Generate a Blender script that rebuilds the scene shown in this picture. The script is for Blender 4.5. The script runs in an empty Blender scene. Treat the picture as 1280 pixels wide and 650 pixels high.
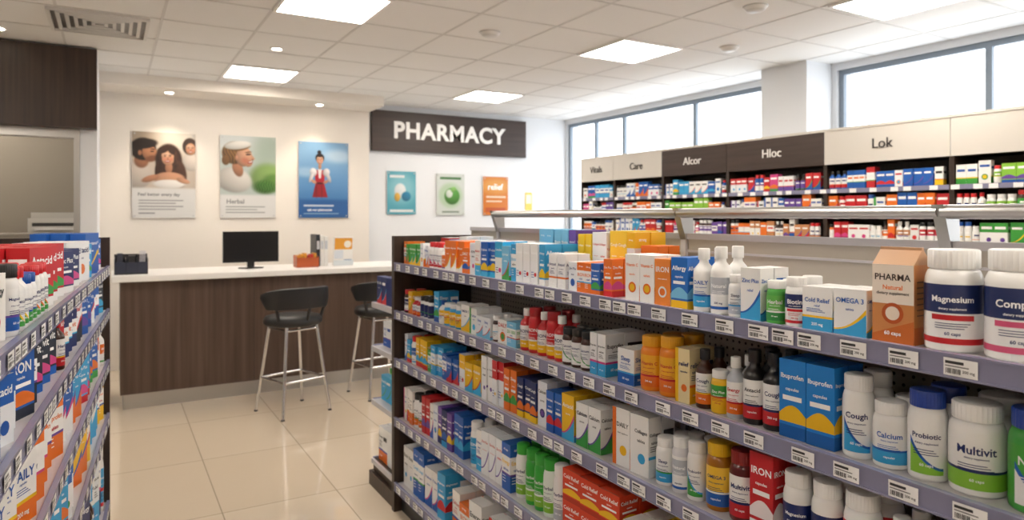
import bpy, math, random
import numpy as np
from mathutils import Matrix, Vector
random.seed(11)
scene = bpy.context.scene
try:
    scene.view_settings.view_transform = 'Standard'
except Exception as e:
    print(e)
COL = scene.collection
H_CEIL = 2.9

# ------------------------------------------------------------------ colour
_lc = {}
def lin(h):
    if isinstance(h, tuple): return h
    if h in _lc: return _lc[h]
    s = h.lstrip('#'); o = []
    for i in (0, 2, 4):
        c = int(s[i:i+2], 16) / 255
        o.append(c/12.92 if c <= .04045 else ((c+.055)/1.055)**2.4)
    _lc[h] = (o[0], o[1], o[2], 1.0)
    return _lc[h]

# ------------------------------------------------------------------ materials
def newmat(name):
    m = bpy.data.materials.new(name); m.use_nodes = True
    return m, m.node_tree, m.node_tree.nodes['Principled BSDF']
def plain(name, col, rough=.5, metal=0.0, spec=.5, emis=None, es=0):
    m, nt, b = newmat(name)
    b.inputs['Base Color'].default_value = lin(col)
    b.inputs['Roughness'].default_value = rough
    b.inputs['Metallic'].default_value = metal
    b.inputs['Specular IOR Level'].default_value = spec
    n = nt.nodes.new('ShaderNodeTexNoise'); n.inputs['Scale'].default_value = 60
    tc = nt.nodes.new('ShaderNodeTexCoord'); nt.links.new(tc.outputs['Object'], n.inputs['Vector'])
    bu = nt.nodes.new('ShaderNodeBump'); bu.inputs['Strength'].default_value = .02
    nt.links.new(n.outputs['Fac'], bu.inputs['Height']); nt.links.new(bu.outputs['Normal'], b.inputs['Normal'])
    if emis:
        b.inputs['Emission Color'].default_value = lin(emis)
        b.inputs['Emission Strength'].default_value = es
    return m
def vcol(name, rough, spec=.5, coat=0):
    m, nt, b = newmat(name)
    a = nt.nodes.new('ShaderNodeAttribute'); a.attribute_name = 'Col'
    nt.links.new(a.outputs['Color'], b.inputs['Base Color'])
    b.inputs['Roughness'].default_value = rough
    b.inputs['Specular IOR Level'].default_value = spec
    b.inputs['Coat Weight'].default_value = coat
    return m
def wood(name, c1, c2, sc=(40, 40, 1.6), rough=.45):
    m, nt, b = newmat(name)
    tc = nt.nodes.new('ShaderNodeTexCoord'); mp = nt.nodes.new('ShaderNodeMapping')
    mp.inputs['Scale'].default_value = sc
    n = nt.nodes.new('ShaderNodeTexNoise'); n.inputs['Scale'].default_value = 1.0; n.inputs['Detail'].default_value = 6
    r = nt.nodes.new('ShaderNodeValToRGB')
    r.color_ramp.elements[0].position = .3; r.color_ramp.elements[0].color = lin(c1)
    r.color_ramp.elements[1].position = .7; r.color_ramp.elements[1].color = lin(c2)
    nt.links.new(tc.outputs['Object'], mp.inputs['Vector']); nt.links.new(mp.outputs['Vector'], n.inputs['Vector'])
    nt.links.new(n.outputs['Fac'], r.inputs['Fac']); nt.links.new(r.outputs['Color'], b.inputs['Base Color'])
    b.inputs['Roughness'].default_value = rough
    return m
def tiles():
    m, nt, b = newmat('floor_tiles')
    g = nt.nodes.new('ShaderNodeNewGeometry'); mp = nt.nodes.new('ShaderNodeMapping')
    mp.inputs['Location'].default_value = (-.5, -.25, 0)
    br = nt.nodes.new('ShaderNodeTexBrick'); br.offset = 0; br.squash = 1
    br.inputs['Scale'].default_value = 1
    br.inputs['Brick Width'].default_value = .6; br.inputs['Row Height'].default_value = .9
    br.inputs['Mortar Size'].default_value = .0035; br.inputs['Mortar Smooth'].default_value = .3
    br.inputs['Color1'].default_value = lin('#dccdb8'); br.inputs['Color2'].default_value = lin('#d6c6b0')
    br.inputs['Mortar'].default_value = lin('#a99b88')
    n = nt.nodes.new('ShaderNodeTexNoise'); n.inputs['Scale'].default_value = 2.2; n.inputs['Detail'].default_value = 5
    mx = nt.nodes.new('ShaderNodeMix'); mx.data_type = 'RGBA'; mx.blend_type = 'MULTIPLY'; mx.inputs['Factor'].default_value = .2
    rr = nt.nodes.new('ShaderNodeValToRGB'); rr.color_ramp.elements[0].color = (.75, .7, .65, 1); rr.color_ramp.elements[1].color = (1, 1, 1, 1)
    nt.links.new(g.outputs['Position'], mp.inputs['Vector']); nt.links.new(mp.outputs['Vector'], br.inputs['Vector'])
    nt.links.new(g.outputs['Position'], n.inputs['Vector']); nt.links.new(n.outputs['Fac'], rr.inputs['Fac'])
    nt.links.new(br.outputs['Color'], mx.inputs['A']); nt.links.new(rr.outputs['Color'], mx.inputs['B'])
    nt.links.new(mx.outputs['Result'], b.inputs['Base Color'])
    b.inputs['Roughness'].default_value = .06
    b.inputs['Specular IOR Level'].default_value = .9
    return m
def pegboard():
    m, nt, b = newmat('pegboard')
    tc = nt.nodes.new('ShaderNodeTexCoord'); sp = nt.nodes.new('ShaderNodeSeparateXYZ')
    nt.links.new(tc.outputs['Object'], sp.inputs['Vector'])
    def M(op, a, c=None):
        x = nt.nodes.new('ShaderNodeMath'); x.operation = op
        for i, v in enumerate((a, c)):
            if v is None: continue
            if isinstance(v, (int, float)): x.inputs[i].default_value = v
            else: nt.links.new(v, x.inputs[i])
        return x.outputs[0]
    def cell(o):
        return M('POWER', M('SUBTRACT', M('FRACT', M('MULTIPLY', o, 40.0)), .5), 2.0)
    d = M('SQRT', M('ADD', cell(sp.outputs['X']), cell(sp.outputs['Z'])))
    hole = M('LESS_THAN', d, .17)
    below = M('LESS_THAN', sp.outputs['Z'], .44)   # object origin is at the panel centre (z = .81)
    f = M('MULTIPLY', hole, below)
    mx = nt.nodes.new('ShaderNodeMix'); mx.data_type = 'RGBA'
    mx.inputs['A'].default_value = lin('#b9b2a6'); mx.inputs['B'].default_value = lin('#3b3733')
    nt.links.new(f, mx.inputs['Factor']); nt.links.new(mx.outputs['Result'], b.inputs['Base Color'])
    b.inputs['Roughness'].default_value = .5
    return m
def glassmat():
    m = bpy.data.materials.new('window_glass'); m.use_nodes = True; nt = m.node_tree; nt.nodes.clear()
    o = nt.nodes.new('ShaderNodeOutputMaterial'); t = nt.nodes.new('ShaderNodeBsdfTransparent'); g = nt.nodes.new('ShaderNodeBsdfGlossy')
    g.inputs['Roughness'].default_value = .02
    mix = nt.nodes.new('ShaderNodeMixShader'); mix.inputs[0].default_value = .05
    nt.links.new(t.outputs[0], mix.inputs[1]); nt.links.new(g.outputs[0], mix.inputs[2]); nt.links.new(mix.outputs[0], o.inputs[0])
    return m

M_WALL = plain('wall_paint', '#eae3da', .7)
M_WALLC = plain('wall_paint_cool', '#e4e6e9', .7)
M_CEIL = plain('ceiling_tile', '#e9e8e6', .85)
M_GRID = plain('ceiling_tbar', '#d4d2cf', .6)
M_WOOD = wood('dark_wood', '#2c201a', '#413026')
M_WOODH = wood('dark_wood_header', '#33261f', '#44342d', (1.5, 3, 30))
M_CWOOD = wood('counter_wood', '#46352c', '#604c41', (28, 28, .9), .4)
M_FLOOR = tiles()
M_PEG = pegboard()
M_GLASS = glassmat()
M_FRAME = plain('window_frame', '#86929e', .45, .2)
M_METAL = plain('brushed_metal', '#bdbbb8', .3, .9)
M_CHROME = plain('chrome', '#d8d8da', .15, 1)
M_SHELFM = plain('shelf_enamel', '#c6c4c8', .4)
M_LIP = plain('price_rail', '#8a8aa4', .25)
M_DARK = plain('dark_plastic', '#1b1b1d', .4)
M_LEATH = plain('black_leather', '#1e1e20', .42)
M_WHITE = plain('white_laminate', '#f1efec', .3)
M_PANEL = plain('light_panel', '#ffffff', .5, emis='#fff5e8', es=21)
M_LAMP = plain('downlight_lens', '#ffffff', .5, emis='#fff0d8', es=30)
M_BEIGE = plain('beige_wall', '#988f82', .8)
M_CARTON = vcol('printed_carton', .42)
M_PLASTIC = vcol('printed_plastic', .28, .5, .15)
M_PRINT = vcol('poster_print', .35)
M_HWHITE = plain('header_white', '#d3cec6', .4)
M_TEXTW = plain('sign_letter_white', '#f7f5f2', .4)
M_TEXTD = plain('sign_letter_dark', '#3a3634', .4)

# ------------------------------------------------------------------ mesh builder
class MB:
    def __init__(s):
        s.v = []; s.f = []; s.c = []; s.m = []; s.s = []; s.M = Matrix()
    def add(s, pts, faces, cols, mat=0, smooth=False):
        b = len(s.v); M = s.M
        s.v.extend([tuple(M @ Vector(p)) for p in pts])
        single = isinstance(cols, (str, tuple))
        for i, f in enumerate(faces):
            s.f.append([b+k for k in f]); s.c.append(lin(cols if single else cols[i]))
            s.m.append(mat); s.s.append(smooth)
    def poly(s, pts, col, mat=0): s.add(pts, [list(range(len(pts)))], col, mat)
    def box(s, x0, x1, y0, y1, z0, z1, col, mat=0):
        p = [(x0,y0,z0),(x1,y0,z0),(x1,y1,z0),(x0,y1,z0),(x0,y0,z1),(x1,y0,z1),(x1,y1,z1),(x0,y1,z1)]
        s.add(p, [(3,2,1,0),(4,5,6,7),(0,1,5,4),(1,2,6,5),(2,3,7,6),(3,0,4,7)], col, mat)
    def lathe(s, prof, n=20, mat=0, rib=0, sx=1, sy=1):
        pts = []; fs = []; cs = []
        for (r, z, c) in prof:
            for k in range(n):
                a = 2*math.pi*k/n
                rr = r*(1-rib) if (rib and k % 2) else r
                pts.append((rr*math.cos(a)*sx, rr*math.sin(a)*sy, z))
        for i in range(len(prof)-1):
            for k in range(n):
                k2 = (k+1) % n
                fs.append((i*n+k, i*n+k2, (i+1)*n+k2, (i+1)*n+k)); cs.append(prof[i][2])
        fs.append(tuple(reversed(range(n)))); cs.append(prof[0][2])
        fs.append(tuple(range((len(prof)-1)*n, len(prof)*n))); cs.append(prof[-1][2])
        s.add(pts, fs, cs, mat, True)
    def tube(s, p0, p1, r0, r1=None, n=12, col='#ffffff', mat=0):
        r1 = r0 if r1 is None else r1
        p0 = Vector(p0); p1 = Vector(p1); d = (p1-p0).normalized()
        q = d.to_track_quat('Z', 'Y')
        pts = []
        for p, r in ((p0, r0), (p1, r1)):
            for k in range(n):
                a = 2*math.pi*k/n
                pts.append(tuple(p + q @ Vector((r*math.cos(a), r*math.sin(a), 0))))
        fs = [(k, (k+1) % n, n+(k+1) % n, n+k) for k in range(n)]
        fs += [tuple(reversed(range(n))), tuple(range(n, 2*n))]
        s.add(pts, fs, col, mat, True)
    def obj(s, name, mats, matrix=None, parent=None, sharp=35):
        me = bpy.data.meshes.new(name); me.from_pydata(s.v, [], s.f); me.update()
        for m in mats: me.materials.append(m)
        ca = me.color_attributes.new('Col', 'FLOAT_COLOR', 'CORNER')
        buf = []
        for f, c in zip(s.f, s.c): buf.extend(list(c)*len(f))
        ca.data.foreach_set('color', buf)
        me.polygons.foreach_set('material_index', s.m)
        me.polygons.foreach_set('use_smooth', s.s)
        try: me.set_sharp_from_angle(angle=math.radians(sharp))
        except Exception as e: print(e)
        o = bpy.data.objects.new(name, me); COL.objects.link(o)
        if matrix is not None: o.matrix_world = matrix
        if parent: o.parent = parent
        return o

def cube(name, x0, x1, y0, y1, z0, z1, mat, parent=None, bevel=0):
    b = MB()
    cx, cy, cz = (x0+x1)/2, (y0+y1)/2, (z0+z1)/2
    b.box(x0-cx, x1-cx, y0-cy, y1-cy, z0-cz, z1-cz, '#ffffff')
    o = b.obj(name, [mat]); o.location = (cx, cy, cz)
    if bevel:
        md = o.modifiers.new('b', 'BEVEL'); md.width = bevel; md.segments = 2
    if parent: o.parent = parent
    return o
def empty(name, M=None):
    e = bpy.data.objects.new(name, None); COL.objects.link(e); e.empty_display_size = .1
    if M is not None: e.matrix_world = M
    return e

# ------------------------------------------------------------------ text cache
WORDS = ['PHARMA','Vitamin C','Calcium','OMEGA 3','Zinc Plus','Ibuprofen','Paracetamol','Magnesium','Cold Relief','D3 1000',
 'Allergy','Multivit','Collagen','Probiotic','DAILY','Cough','Antacid','IRON','Complex','Biotin','Natural','Herbal','Sleep','Energy',
 'tablets','capsules','60 caps','relief','dietary supplement','200 mg','strong','+','Feel better every day','ask our pharmacist']
TG = {}
def prep():
    obs = []
    for w in WORDS:
        cu = bpy.data.curves.new('t', 'FONT'); cu.body = w; cu.size = 1; cu.resolution_u = 2; cu.offset = .02
        o = bpy.data.objects.new('t', cu); COL.objects.link(o); obs.append((w, o))
    bpy.context.view_layer.update()
    dg = bpy.context.evaluated_depsgraph_get()
    for w, o in obs:
        me = o.evaluated_get(dg).to_mesh()
        vs = [(v.co.x, v.co.y) for v in me.vertices]; fs = [tuple(p.vertices) for p in me.polygons]
        o.evaluated_get(dg).to_mesh_clear()
        xs = [v[0] for v in vs]; ys = [v[1] for v in vs]
        mx = (min(xs)+max(xs))/2; my = (min(ys)+max(ys))/2
        TG[w] = ([(x-mx, y-my) for x, y in vs], fs, max(xs)-min(xs), max(ys)-min(ys))
    for w, o in obs:
        cu = o.data; bpy.data.objects.remove(o); bpy.data.curves.remove(cu)
prep()
def ptext(b, w, F, cx, cz, mw, mh, col, off, mat=0):
    vs, fs, tw, th = TG[w]
    k = min(mw/tw, mh/th)
    b.add([F(cx+x*k, cz+y*k, off) for x, y in vs], fs, col, mat)
def strip(b, F, u0, u1, lo, hi, col, off, n=1, mat=0):
    lo_ = lo if callable(lo) else (lambda t: lo); hi_ = hi if callable(hi) else (lambda t: hi)
    pts = []
    for i in range(n+1):
        t = i/n; u = u0+(u1-u0)*t
        pts.append(F(u, lo_(t), off)); pts.append(F(u, hi_(t), off))
    b.add(pts, [(2*i, 2*i+2, 2*i+3, 2*i+1) for i in range(n)], col, mat)
def disc(b, F, cu, cv, ru, rv, col, off, n=14, mat=0):
    b.poly([F(cu+ru*math.cos(2*math.pi*k/n), cv+rv*math.sin(2*math.pi*k/n), off) for k in range(n)], col, mat)

# ------------------------------------------------------------------ products (origin = base centre, front = -Y)
def art(b, F, w, h, st, base, acc, acc2, tcol, word, det, mat=0, wrap=1):
    n = 1 if wrap == 1 else 12
    e = .0004
    if st == 0:
        strip(b, F, -w/2, w/2, 0, h*.3, acc, e, n, mat)
        strip(b, F, -w/2, w/2, h*.3, h*.35, acc2, e, n, mat)
        if det > 1: ptext(b, word, F, 0, h*.70, w*.84, h*.17, tcol, 2*e, mat)
        else: strip(b, F, -w*.38, w*.38, h*.64, h*.76, tcol, 2*e, n, mat)
    elif st == 1:
        strip(b, F, -w/2, w/2, h*.58, h, acc, e, n, mat)
        if det > 1: ptext(b, word, F, 0, h*.78, w*.84, h*.17, '#ffffff', 2*e, mat)
        else: strip(b, F, -w*.38, w*.38, h*.72, h*.84, '#ffffff', 2*e, n, mat)
        disc(b, F, w*.15, h*.25, w*.17, w*.17, acc2, e, 14, mat)
    elif st == 2:
        strip(b, F, -w*.5, w*.5, h*.38, h*.74, '#f7f7f5', e, n, mat)
        strip(b, F, -w*.5, w*.5, h*.34, h*.38, acc2, e, n, mat)
        if det > 1: ptext(b, word, F, 0, h*.6, w*.84, h*.15, acc, 2*e, mat)
        else: strip(b, F, -w*.38, w*.38, h*.54, h*.64, acc, 2*e, n, mat)
    elif st == 3:
        strip(b, F, -w/2, w/2, 0, lambda t: h*(.12+.38*t*t), acc, e, 8 if wrap == 1 else 12, mat)
        strip(b, F, -w/2, w/2, lambda t: h*(.12+.38*t*t), lambda t: h*(.15+.46*t*t), acc2, e, 8 if wrap == 1 else 12, mat)
        if det > 1: ptext(b, word, F, 0, h*.76, w*.86, h*.16, tcol, 2*e, mat)
        else: strip(b, F, -w*.4, w*.3, h*.70, h*.8, tcol, 2*e, n, mat)
    elif st == 4:
        strip(b, F, -w/2, -w*.28, 0, h, acc, e, 1 if wrap == 1 else 3, mat)
        disc(b, F, w*.12, h*.28, w*.2, w*.2, acc2, e, 14, mat)
        if det > 1: ptext(b, word, F, w*.1, h*.72, w*.68, h*.16, tcol, 2*e, mat)
        else: strip(b, F, -w*.2, w*.4, h*.66, h*.76, tcol, 2*e, n, mat)
    elif st == 5:
        disc(b, F, 0, h*.3, w*.27, w*.27, acc, e, 18, mat)
        disc(b, F, 0, h*.3, w*.18, w*.18, acc2, 2*e, 18, mat)
        if det > 1: ptext(b, word, F, 0, h*.78, w*.84, h*.17, tcol, 2*e, mat)
        else: strip(b, F, -w*.4, w*.4, h*.72, h*.82, tcol, 2*e, n, mat)
    elif st == 6:
        strip(b, F, -w/2, w/2, 0, h*.16, acc, e, n, mat)
        strip(b, F, -w/2, w/2, h*.2, lambda t: h*(.3+.12*math.sin(t*3.1)), acc2, e, 8, mat)
        if det > 1:
            ptext(b, word, F, 0, h*.78, w*.86, h*.17, '#ffffff', 2*e, mat)
            ptext(b, 'capsules', F, 0, h*.62, w*.5, h*.06, '#ffffff', 2*e, mat)
            strip(b, F, -w*.36, w*.36, h*.48, h*.54, '#ffffff', 2*e, n, mat)
        else: strip(b, F, -w*.4, w*.4, h*.70, h*.82, '#ffffff', 2*e, n, mat)
    if det > 1:
        if st in (0, 3, 4, 5):
            ptext(b, random.choice(['dietary supplement', 'capsules', 'tablets', 'relief']), F, 0 if st != 4 else w*.1, h*.575, w*.6, h*.05, tcol, 2*e, mat)
        if st == 0:
            ptext(b, random.choice(['60 caps', '200 mg', 'strong']), F, 0, h*.15, w*.5, h*.09, '#ffffff', 2*e, mat)
            for q in range(3):
                strip(b, F, -w*.36, w*(.1+.08*q), h*(.50-.035*q), h*(.512-.035*q), tcol, 2*e, n, mat)
        if st in (1, 2):
            for q in range(3):
                strip(b, F, -w*.4, -w*(.06-.02*q), h*(.3-.06*q), h*(.315-.06*q), tcol if st == 1 else '#ffffff', 2*e, n, mat)
        if st == 2:
            ptext(b, random.choice(['capsules', 'tablets', 'relief']), F, 0, h*.46, w*.6, h*.06, tcol, 2*e, mat)
            ptext(b, random.choice(['60 caps', '200 mg', 'strong']), F, 0, h*.87, w*.5, h*.08, '#ffffff', 2*e, mat)

def p_box(b, w, h, d, st, base, acc, acc2, tcol, word, det=2):
    b.box(-w/2, w/2, -d/2, d/2, 0, h, base)
    if det == 0: return
    F = lambda u, v, o: (u, -d/2-o, v)
    art(b, F, w, h, st, base, acc, acc2, tcol, word, det)
    if det >= 1:
        G = lambda u, v, o: (w/2+o, u, v)
        G2 = lambda u, v, o: (-w/2-o, -u, v)
        sst = st if st in (0, 1, 2, 3, 6) else 0
        art(b, G, d, h, sst, base, acc, acc2, tcol, word, 1 if det == 1 else 2)
        if det > 1: art(b, G2, d, h, sst, base, acc, acc2, tcol, word, 1)
        b.poly([(-w/2+.002, -d/2+.003, h+.0004), (w/2-.002, -d/2+.003, h+.0004), (w/2-.002, -d/2+.0042, h+.0004), (-w/2+.002, -d/2+.0042, h+.0004)], '#8c8c8c')
def p_gable(b, w, h, d, base, acc, acc2, tcol, word):
    hb = h*.82
    b.box(-w/2, w/2, -d/2, d/2, 0, hb, base)
    p = [(-w/2,-d/2,hb),(w/2,-d/2,hb),(w/2,d/2,hb),(-w/2,d/2,hb),(-w/2,-.004,h*.97),(w/2,-.004,h*.97),(w/2,.004,h*.97),(-w/2,.004,h*.97),
         (-w/2,-.004,h),(w/2,-.004,h),(w/2,.004,h),(-w/2,.004,h)]
    b.add(p, [(0,1,5,4),(1,2,6,5),(2,3,7,6),(3,0,4,7),(4,5,9,8),(5,6,10,9),(6,7,11,10),(7,4,8,11),(8,9,10,11)], '#c79a72')
    F = lambda u, v, o: (u, -d/2-o, v)
    strip(b, F, -w/2, w/2, hb*.5, hb, '#efe4d6', .0004)
    ptext(b, word, F, 0, hb*.84, w*.86, hb*.13, tcol, .0008)
    ptext(b, 'Natural', F, 0, hb*.71, w*.6, hb*.06, OR, .0008)
    ptext(b, 'dietary supplement', F, 0, hb*.63, w*.8, hb*.05, tcol, .0008)
    strip(b, F, -w/2, w/2, 0, lambda t: hb*(.1+.2*t), acc, .0008, 8)
    disc(b, F, 0, hb*.38, w*.26, w*.26, acc2, .0008, 20)
    disc(b, F, 0, hb*.38, w*.17, w*.17, '#f2e3d0', .0012, 20)
    ptext(b, '60 caps', F, 0, hb*.12, w*.4, hb*.07, '#ffffff', .0012)
    G = lambda u, v, o: (w/2+o, u, v)
    strip(b, G, -d/2, d/2, 0, hb*.22, acc, .0004)
    for q in range(7): strip(b, G, -d*.36, d*(.36-.08*(q % 3)), hb*(.36+.07*q), hb*(.375+.07*q), '#6b4a30', .0008)

def p_jar(b, R, h, body, cap, st, lab, acc, acc2, tcol, word, det=2, slim=False, clear=False):
    n = 36 if det > 1 else (16 if det == 1 else 12)
    if not slim:
        zs, zc = h*.74, h*.81
        b.lathe([(R*.92,0,body),(R*.99,h*.02,body),(R,h*.05,body),(R,zs-h*.06,body),(R*.985,zs-h*.025,body),(R*.95,zs+h*.005,body),(R*.88,zc-h*.022,body),(R*.8,zc-h*.008,body),(R*.79,zc,body)], n, 1)
        rc = R*.89
    else:
        zs, zc = h*.66, h*.82
        b.lathe([(R*.92,0,body),(R*.99,h*.015,body),(R,h*.04,body),(R,zs-h*.03,body),(R*.95,zs,body),(R*.84,zs+h*.035,body),(R*.66,zs+h*.07,body),(R*.46,zs+h*.11,body),(R*.42,zc,body)], n, 1)
        rc = R*.56
    b.lathe([(rc*.98,zc,cap),(rc,zc+h*.01,cap),(rc,h-h*.02,cap),(rc*.96,h-h*.006,cap),(rc*.88,h,cap)], 64 if det > 1 else n, 1, .035 if det > 1 else 0)
    if det == 0: return
    z0, z1 = h*.08, (h*.66 if not slim else h*.6)
    r2 = R+.0005
    nl = 28 if det > 1 else 14
    F = lambda u, v, o: ((r2+o)*math.sin(u/R), -(r2+o)*math.cos(u/R), z0+v)
    W = 2*math.pi*R*.86; hh = z1-z0
    strip(b, F, -W/2, W/2, 0, hh, lab, 0, nl, 1)
    e = .0004; vw = R*1.75
    if st == 0:
        strip(b, F, -W/2, W/2, 0, hh*.32, acc, e, nl, 1)
        strip(b, F, -W/2, W/2, hh*.32, hh*.37, acc2, e, nl, 1)
    elif st == 1:
        strip(b, F, -W/2, W/2, hh*.55, hh, acc, e, nl, 1)
        strip(b, F, -W/2, W/2, hh*.5, hh*.55, acc2, e, nl, 1)
    elif st == 2:
        strip(b, F, -vw/2, vw/2, 0, lambda t: hh*(.5*(1-t)*(1-t)+.08), acc, e, 12, 1)
        strip(b, F, -vw/2, vw/2, lambda t: hh*(.5*(1-t)*(1-t)+.08), lambda t: hh*(.58*(1-t)*(1-t)+.13), acc2, e, 12, 1)
    elif st == 3:
        strip(b, F, -W/2, W/2, hh*.42, hh*.9, acc, e, nl, 1)
        strip(b, F, -W/2, W/2, 0, hh*.08, acc2, e, nl, 1)
    elif st == 4:
        strip(b, F, -W/2, W/2, hh*.52, hh, acc, e, nl, 1)
        strip(b, F, -vw*.42, vw*.42, hh*.4, hh*.49, acc2, e, 8, 1)
        strip(b, F, -W/2, W/2, 0, hh*.1, acc2, e, nl, 1)
    if det > 1:
        ty = hh*.74 if st != 3 else hh*.66
        tc = '#ffffff' if st in (1, 3, 4) else tcol
        ptext(b, word, F, 0, ty, vw*.82, hh*.16, tc, 2*e, 1)
        ptext(b, 'dietary supplement', F, 0, ty-hh*.15, vw*.66, hh*.05, tc, 2*e, 1)
        ptext(b, random.choice(['60 caps', '200 mg', 'capsules']), F, 0, hh*.17 if st != 1 else hh*.28, vw*.46, hh*.075,
              '#ffffff' if st in (0, 2) else tcol, 2*e, 1)
        for q in range(3):
            if st == 4: strip(b, F, -vw*.34, vw*(.34-.06*q), hh*(.34-.04*q), hh*(.352-.04*q), tcol, 2*e, 5, 1)
            else: strip(b, F, -vw*.38, vw*(.2+.07*q), hh*(.46-.045*q), hh*(.475-.045*q), tcol if st != 3 else '#ffffff', 2*e, 5, 1)
    else:
        strip(b, F, -vw*.36, vw*.36, hh*.66, hh*.8, '#ffffff' if st in (1, 3, 4) else tcol, 2*e, 5, 1)

PAL = dict(
 blue=['#1d57ad','#2a86cf','#3aaede','#1b2d6b','#12459b'], white=['#f3f4f4','#eef2f6','#f7f4ef'],
 mix=['#1d57ad','#3aaede','#ea7420','#f2c81c','#d3262b','#3c9f45','#d8478c','#6b4aa0','#1b2d6b','#f3f4f4'])
def rnd_box(b, w, h, d, pal, det):
    c = random.choice(pal); white = random.random() < .24
    base = random.choice(PAL['white']) if white else c
    acc = c if white and c not in PAL['white'] else random.choice(pal+PAL['mix'][:6])
    acc2 = random.choice(PAL['mix'][:8])
    st = random.choice([0, 1, 3, 4, 5]) if (white or base in PAL['white'] or base == '#f3f3f1') else random.choice([2, 6, 6, 3])
    tcol = random.choice(['#1b2d6b', '#1d57ad', '#c8242a', '#222222'])
    if st == 3 and not white: tcol = '#ffffff' if base != '#f3f3f1' else tcol
    return (w, h, d, st, base, acc, acc2, tcol, random.choice(WORDS[:24]))
def fill(bB, bJ, M, x0, x1, z, hmin, hmax, pal, det=2, pb=.25, y0=.025, rows=2, ymax=.4, wr=(.04, .075), yaw=0, stag=.012, sgn=1):
    x = x0; cy, sy = math.cos(math.radians(yaw)), abs(math.sin(math.radians(yaw)))
    while x < x1-.02:
        rep = random.choice([1, 1, 2, 2, 3])
        h = random.uniform(hmin, hmax)
        if random.random() < pb:
            R = random.uniform(.019, .03); slim = random.random() < .4
            if slim: R = min(R, .024)
            body = random.choice(['#f2f2f0', '#f2f2f0', '#f2f2f0', '#3a1c10', random.choice(pal)])
            cap = random.choice(['#f2f2f0', '#f2f2f0', '#1d57ad', '#d3262b', '#222222'])
            acc = random.choice(pal); acc = acc if acc not in PAL['white'] else '#2a86cf'
            args = (R, h*.95, body, cap, random.choice([0, 1, 2, 3, 4]), random.choice(['#f6f6f4', '#f6f6f4', acc]), acc, random.choice(PAL['mix'][:8]), '#1b2d6b', random.choice(WORDS[:24]))
            for _ in range(rep):
                if x+2*R > x1: break
                for r in range(rows):
                    bJ.M = M @ Matrix.Translation((x+R, y0+R+r*(2*R+.006), z)) @ Matrix.Rotation(math.radians(sgn*random.uniform(5, 35)), 4, 'Z')
                    p_jar(bJ, *args, det=det if r == 0 else 0, slim=slim)
                x += 2*R+.004
        else:
            w = random.uniform(*wr); d = random.uniform(.045, .08)
            a = rnd_box(bB, w, h, d, pal, det)
            placed = 0
            for _ in range(rep):
                sp = w*cy+d*sy
                if x+sp > x1: break
                jy = random.uniform(0, stag)+(w*sy+d*cy-d)/2
                for r in range(rows):
                    bB.M = M @ Matrix.Translation((x+sp/2, y0+jy+d/2+r*(d+.003)/max(cy, .5), z)) @ Matrix.Rotation(math.radians(yaw+(random.uniform(-2, 4) if yaw == 0 else 0)), 4, 'Z')
                    p_box(bB, *a, det=det if r == 0 else (1 if det >= 2 and r == 1 else 0))
                x += sp+.003; placed = 1
            if not placed and x+wr[0] > x1: break
            x += random.choice([0, .004, .008])
        if x+.04 > x1: break

# ------------------------------------------------------------------ room shell
XR, XL, YB, YF = 5.55, -3.2, 8.0, -2.6
cube('floor', XL-.2, XR+.2, YF-.2, YB+.2, -.1, 0, M_FLOOR)
cube('ceiling', XL-.2, XR+.2, YF-.2, YB+.2, H_CEIL, H_CEIL+.1, M_CEIL)
cube('wall_back', -.1, XR+.2, YB, YB+.2, 0, H_CEIL, M_WALLC)
cube('wall_back_feature', -.1, 2.66, YB-.06, YB, 0, H_CEIL, M_WALL)
cube('wall_office', XL-.2, -.1, YB, YB+.2, 0, H_CEIL, M_BEIGE)
cube('wall_left', XL-.2, XL, YF, YB, 0, H_CEIL, M_WALL)
cube('wall_front', XL-.2, XR+.2, YF-.2, YF, 0, H_CEIL, M_WALL)
SILL, HEAD = 1.0, 2.84
cube('wall_right_lower', XR, XR+.2, YF, YB, 0, SILL, M_WALLC)
cube('wall_right_header', XR, XR+.2, YF, YB, HEAD, H_CEIL, M_WALLC)
for i, (a, b_) in enumerate([(3.79, 4.3), (-2.6, -1.3), (1.3, 1.42), (7.96, 8.0)]):
    cube('wall_right_pier_%d' % (i+1), XR, XR+.2, a, b_, SILL, HEAD, M_WALLC)
cube('structural_column', 5.2, XR-.001, 3.84, 4.32, 0, H_CEIL, M_WALLC)
def window(n, y0, y1, mull):
    e = empty('window_%d' % n)
    xs0, xs1 = XR+.03, XR+.07
    t = .045
    cube('frame_bottom', xs0, xs1, y0, y1, SILL, SILL+t, M_FRAME, e)
    cube('frame_top', xs0, xs1, y0, y1, HEAD-t, HEAD, M_FRAME, e)
    for k, y in enumerate([y0+t/2]+mull+[y1-t/2]):
        cube('mullion_%d' % k, xs0, xs1, y-t/2, y+t/2, SILL+t, HEAD-t, M_FRAME, e)
    cube('glass', XR+.05, XR+.055, y0+t, y1-t, SILL+t, HEAD-t, M_GLASS, e)
window(1, 4.3, 7.96, [5.54, 6.76, 7.34])
window(2, 1.42, 3.79, [2.59])
window(3, -1.3, 1.3, [0])
cube('wall_partition_pier', -.22, -.1, 6.56, 8.0, 0, H_CEIL, M_WALLC)
cube('wall_partition_left', XL, -1.55, 6.56, 6.68, 0, H_CEIL, M_WALLC)
e = empty('overhead_cabinet')
cube('carcass', -1.75, -.1, 6.42, 6.555, 2.25, 2.885, M_WOOD, e)
cube('lintel_panel', -1.55, -.22, 6.56, 6.66, 2.25, 2.885, M_WOOD, e)
e = empty('door_1')
cube('head_track', -1.55, -.22, 6.545, 6.66, 2.18, 2.249, M_METAL, e)
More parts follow.
